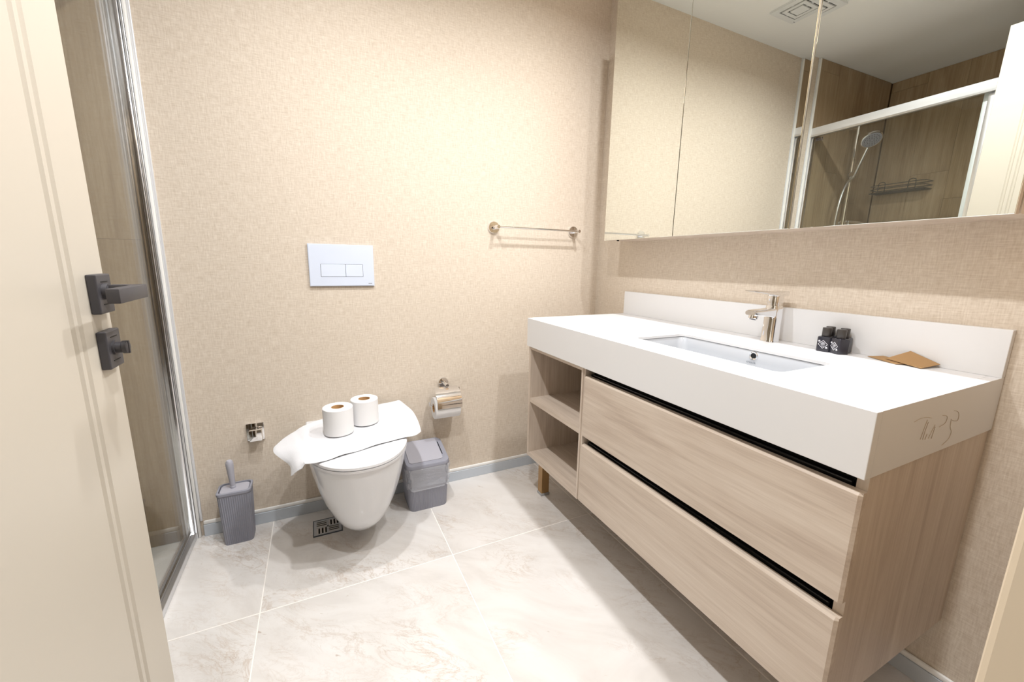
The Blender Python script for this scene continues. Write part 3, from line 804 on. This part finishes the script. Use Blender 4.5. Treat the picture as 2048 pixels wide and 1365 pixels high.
# ------------------------------------------------------------------ things on the floor
def fluted(cx, cyy, hx, hy, r, amp, pitch, z, ref, k=14):
    base = rrect(cx, cyy, hx, hy, r, k)
    n = len(base); P = [Vector((x, y)) for x, y in base]; L = [0]
    Q = [Vector(q) for q in rrect(0, 0, ref[0], ref[1], r, k)]      # ribs are spaced on this reference outline so they run straight up
    for i in range(n): L.append(L[-1] + (Q[(i + 1) % n] - Q[i]).length)
    tot = L[-1]; cnt = int(round(4 * (0.4) / .0055)) if pitch is None else pitch
    N = cnt * 4; out = []; j = 0
    for q in range(N):
        s = tot * q / N
        while L[j + 1] < s: j += 1
        a, b = P[j], P[(j + 1) % n]; t = (s - L[j]) / max(1e-9, L[j + 1] - L[j]); p = a.lerp(b, t)
        d = (b - a).normalized() if (b - a).length > 1e-9 else Vector((1, 0)); nrm = Vector((d.y, -d.x))
        out.append((p.x + nrm.x * amp * (1 if (q // 2) % 2 else -1), p.y + nrm.y * amp * (1 if (q // 2) % 2 else -1), z))
    return out
def toilet_brush():
    cx, cyy = -1.723, -.074
    t = empty('toilet_brush', (cx, cyy, 0), 'grey ribbed plastic toilet brush holder with its brush', 'toilet brush')
    hx, hy, hx0, hy0, h = .054, .042, .047, .037, .215
    m = bm_new(); P = 50
    R0 = lambda z, a: fluted(cx, cyy, lerp(hx0, hx, z / h), lerp(hy0, hy, z / h), .014, a, P, z, (hx, hy))
    loft(m, [R0(0, 0), R0(.006, .0009), R0(.20, .0009), R0(.203, 0), R0(.207, 0)], True, True); obj('holder', m, 'grey_plastic', t, smooth=False)
    m = bm_new()
    def rr(o, z): return [(x, y, z) for x, y in rrect(cx, cyy, hx + o, hy + o, .016, 8)]
    loft(m, [rr(.000, .206), rr(.0025, .208), rr(.0025, .217), rr(.000, .219), rr(-.004, .219), rr(-.0045, .210)], False, False); obj('rim', m, 'grey_plastic', t, smooth=True)
    m = bm_new(); loft(m, [rr(-.003, .2075), rr(-.003, .2085)]); obj('rim_gap', m, 'grey_dark_edge', t)
    m = bm_new(); loft(m, [rr(-.0075, .208), rr(-.0070, .214), rr(-.0085, .2155)]); br = obj('brush_lid', m, 'grey_plastic_light', t, smooth=True)
    m = bm_new(); lathe(m, (cx - .006, cyy + .004, .215), (-.03, 0, 1), [(.0095, 0), (.0095, .008), (.0085, .009), (.0092, .02), (.0125, .085), (.0130, .100), (.0118, .108), (.008, .114), (.0, .117)], 28); obj('handle', m, 'grey_plastic_light', br, smooth=True)
toilet_brush()

def bin_():
    cx, cyy = -.996, -.112
    b = empty('waste_bin', (cx, cyy, 0), 'small grey ribbed pedal-less waste bin with swing lid and clear liner', 'waste bin')
    b['label'] = 'small grey ribbed plastic waste bin with swing lid and clear liner'
    hx0, hy0, hx, hy, h = .084, .077, .094, .086, .205
    P = 104; A = lambda z: (lerp(hx0, hx, z / h), lerp(hy0, hy, z / h))
    m = bm_new(); R0 = lambda z, a: fluted(cx, cyy, *A(z), .026, a, P, z, (hx, hy))
    loft(m, [R0(0, 0), R0(.004, .0005), R0(.19, .0005), R0(.192, 0), R0(.205, 0)]); obj('body', m, 'grey_plastic', b)
    # lid: rim + wedge-shaped hood with a swing flap
    m = bm_new()
    def rr(o, z, zt=0): return [(x, y, z + zt * max(0, (y - (cyy - hy)) / (2 * hy))) for x, y in rrect(cx, cyy, hx + o, hy + o, .028, 8)]
    loft(m, [rr(.001, .203), rr(.003, .205), rr(.003, .214, .004), rr(.0005, .219, .040), rr(-.008, .2205, .044)], True, True); ld_ = obj('lid', m, 'grey_plastic', b, smooth=True)
    m = bm_new()
    z = lambda y: .2215 + .044 * (y - (cyy - hy)) / (2 * hy)
    y0, y1 = cyy - hy + .016, cyy + hy - .014
    pts = rrect(cx - .006, (y0 + y1) / 2, .074, (y1 - y0) / 2, .012, 6)
    loft(m, [[(x, y, z(y) - .002) for x, y in pts], [(x, y, z(y) + .0022) for x, y in pts]]); obj('flap', m, 'grey_plastic_light', ld_)
    m = bm_new(); box(m, 0, .003, -.042, .042, -.003, .0008)
    for v in m.verts: v.co = Vector((cx + .0715 + v.co.x, cyy + .002 + v.co.y, z(cyy + .002 + v.co.y) + v.co.z))
    obj('flap_gap', m, 'black_gap', ld_)
    # crumpled clear liner folded over the rim
    m = bm_new(); rg = random.Random(5); rings = []
    zs = [.205, .198, .186, .172, .160, .148, .136, .124, .114, .108]
    ph = [rg.uniform(0, 6.28) for _ in range(8)]
    for k, zz in enumerate(zs):
        hx_, hy_ = A(zz); pt = rrect(cx, cyy, hx_ + .004, hy_ + .004, .028, 16); n = len(pt); ring = []
        for i, (x, y) in enumerate(pt):
            a = 2 * math.pi * i / n
            o = .0025 * math.sin(5 * a + ph[k % 8]) + .002 * math.sin(11 * a + ph[(k * 3) % 8]) + (.002 if k % 2 else 0)
            d = Vector((x - cx, y - cyy)).normalized(); ring.append((x + d.x * o, y + d.y * o, zz + .006 * math.sin(2 * a + 1.2) * (k / 9) + .003 * math.sin(7 * a + ph[k % 8]) * (k / 9)))
        rings.append(ring)
    loft(m, rings, False, False); obj('liner', m, 'bin_liner', b, smooth=True)
bin_()

def floor_drain():
    x0, y1, s = -1.462, -.090, .103
    f = empty('floor_drain', (x0 + s / 2, y1 - s / 2, 0), 'square slotted metal floor drain below the toilet', 'floor drain')
    obj('sump', bx(x0 + .004, x0 + s - .004, y1 - s + .004, y1 - .004, -.004, .0006), 'black_gap', f)
    m = bm_new(); w = .010; za, zb = .0003, .003
    box(m, x0, x0 + s, y1 - w, y1, za, zb); box(m, x0, x0 + s, y1 - s, y1 - s + w, za, zb); box(m, x0, x0 + w, y1 - s + w, y1 - w, za, zb); box(m, x0 + s - w, x0 + s, y1 - s + w, y1 - w, za, zb)
    xm, ym = x0 + s / 2, y1 - s / 2
    box(m, xm - .004, xm + .004, y1 - s + w, y1 - w, za, zb); box(m, x0 + w, x0 + s - w, ym - .004, ym + .004, za, zb)
    obj('frame', m, 'drain_steel', f)
    m = bm_new()
    q = (s - 2 * w - .008) / 2
    for ix in (0, 1):
        for iy in (0, 1):
            ax = x0 + w + ix * (q + .008); ay = y1 - s + w + iy * (q + .008)
            hor = (ix == 0) == (iy == 1)
            n = 3; pw = q / (2 * n)
            for k in range(n):
                if hor: box(m, ax, ax + q, ay + (2 * k) * pw, ay + (2 * k + 1) * pw, za, zb)
                else: box(m, ax + (2 * k) * pw, ax + (2 * k + 1) * pw, ay, ay + q, za, zb)
    obj('grate', m, 'satin_aluminium', f)
    m = bm_new()
    for a, b, c_, d in ((x0 - .003, x0 + s + .003, y1, y1 + .003), (x0 - .003, x0 + s + .003, y1 - s - .003, y1 - s), (x0 - .003, x0, y1 - s, y1), (x0 + s, x0 + s + .003, y1 - s, y1)): box(m, a, b, c_, d, .0001, .004)
    obj('rim', m, 'rim_steel', f)
floor_drain()

# ------------------------------------------------------------------ in the shower (seen in the mirror)
def shower_set():
    X, Y = -2.278, -.062
    s = empty('shower_set', (X, 0, 1.1), 'chrome hand shower on a riser rail with hose, reflected in the mirror', 'shower set')
    m = bm_new(); tube(m, [(X, Y, 1.22), (X, Y, 2.07)], .011, 20); r = obj('riser_rail', m, 'chrome', s, smooth=True)
    for z in (1.24, 2.05):
        m = bm_new(); tube(m, [(X, -.008, z), (X, Y - .004, z)], .013, 18); obj('wall_bracket', m, 'chrome', r, smooth=True)
    m = bm_new(); tube(m, [(X - .03, Y, 1.737), (X + .026, Y - .01, 1.737)], .017, 20); tube(m, [(X + .02, Y - .01, 1.737), (X + .030, Y - .045, 1.742)], .015, 20); obj('slider', m, 'chrome', s, smooth=True)
    hp = Vector((X + .033, -.105, 1.745)); tip = Vector((-2.170, -.195, 1.885))
    m = bm_new(); tube(m, [hp + (hp - tip) * .18, hp, hp.lerp(tip, .6), tip], [.010, .0125, .0125, .011], 18); hs = obj('hand_shower_grip', m, 'chrome', s, smooth=True)
    ax = Vector((.35, -.55, -.75)).normalized(); hc = tip + Vector((.03, -.025, .03))
    m = bm_new(); lathe(m, hc - ax * .012, ax, [(.012, -.006), (.050, .004), (.056, .012), (.056, .022), (.053, .024)], 40); hd = obj('shower_head', m, 'chrome', hs, smooth=True)
    m = bm_new(); u, v = frame(ax)
    lathe(m, hc + ax * .0115, ax, [(.050, 0), (.050, .002)], 40)
    obj('spray_face', m, 'grey_plastic', hs)
    m = bm_new()
    for k, (rr_, n) in enumerate(((.012, 6), (.025, 12), (.038, 18))):
        for i in range(n):
            a = 2 * math.pi * i / n; p = hc + ax * .0135 + (u * math.cos(a) + v * math.sin(a)) * rr_; lathe(m, p, ax, [(.003, 0), (.002, .003)], 6)
    obj('nozzles', m, 'grey_dark_edge', hs)
    m = bm_new(); tube(m, spline([hp + (hp - tip) * .18, (-2.175, -.10, 1.66), (-2.125, -.105, 1.55), (-2.118, -.10, 1.40), (-2.135, -.09, 1.15), (-2.22, -.08, 1.02), (-2.30, -.07, 1.06), (-2.33, -.07, 1.12)], 10), .0075, 12); obj('hose', m, 'satin_aluminium', s, smooth=True)
shower_set()
def mixer():
    z = 1.40; s = empty('shower_mixer', (-2.42, 0, z), 'chrome bar shower mixer low in the mirrored shower', 'shower mixer')
    m = bm_new(); box(m, -2.53, -2.31, -.085, -.045, z, z + .040, bev=.012); obj('body', m, 'chrome', s, smooth=True)
    for x in (-2.49, -2.35):
        m = bm_new(); lathe(m, (x, -.008, z + .02), (0, -1, 0), [(.030, 0), (.030, .008), (.014, .012), (.014, .045)], 28); obj('wall_union', m, 'chrome', s, smooth=True)
mixer()
def basket():
    x0, x1, y0, y1, z0 = XL + .010, XL + .115, -.340, -.030, 1.645
    b = empty('wire_basket', (XL + .06, -.185, z0), 'black wire shower basket on the mirrored shower wall', 'basket')
    r = .0024
    def rect(z, m, o=0): tube(m, [(x0, y0, z), (x1 - .02, y0, z), (x1, y0 + .02, z), (x1, y1 - .02, z), (x1 - .02, y1, z), (x0, y1, z)], r, 8, True, True)
    for z in (z0, z0 + .024, z0 + .050):
        m = bm_new(); rect(z, m); obj('wire_loop', m, 'wire_black', b, smooth=True)
    for k in range(7):
        x = lerp(x0 + .008, x1 - .008, k / 6); m = bm_new(); tube(m, [(x, y0, z0), (x, y1, z0)], r * .9, 8); obj('base_wire', m, 'wire_black', b, smooth=True)
    for yc in (-.105, -.275):
        m = bm_new(); tube(m, spline([(x1 + .001, yc - .02, z0), (x1 + .001, yc - .019, z0 + .055), (x1 + .001, yc - .008, z0 + .066), (x1 + .001, yc + .008, z0 + .066), (x1 + .001, yc + .019, z0 + .055), (x1 + .001, yc + .02, z0)], 5), r, 8); obj('front_hoop', m, 'wire_black', b, smooth=True)
basket()
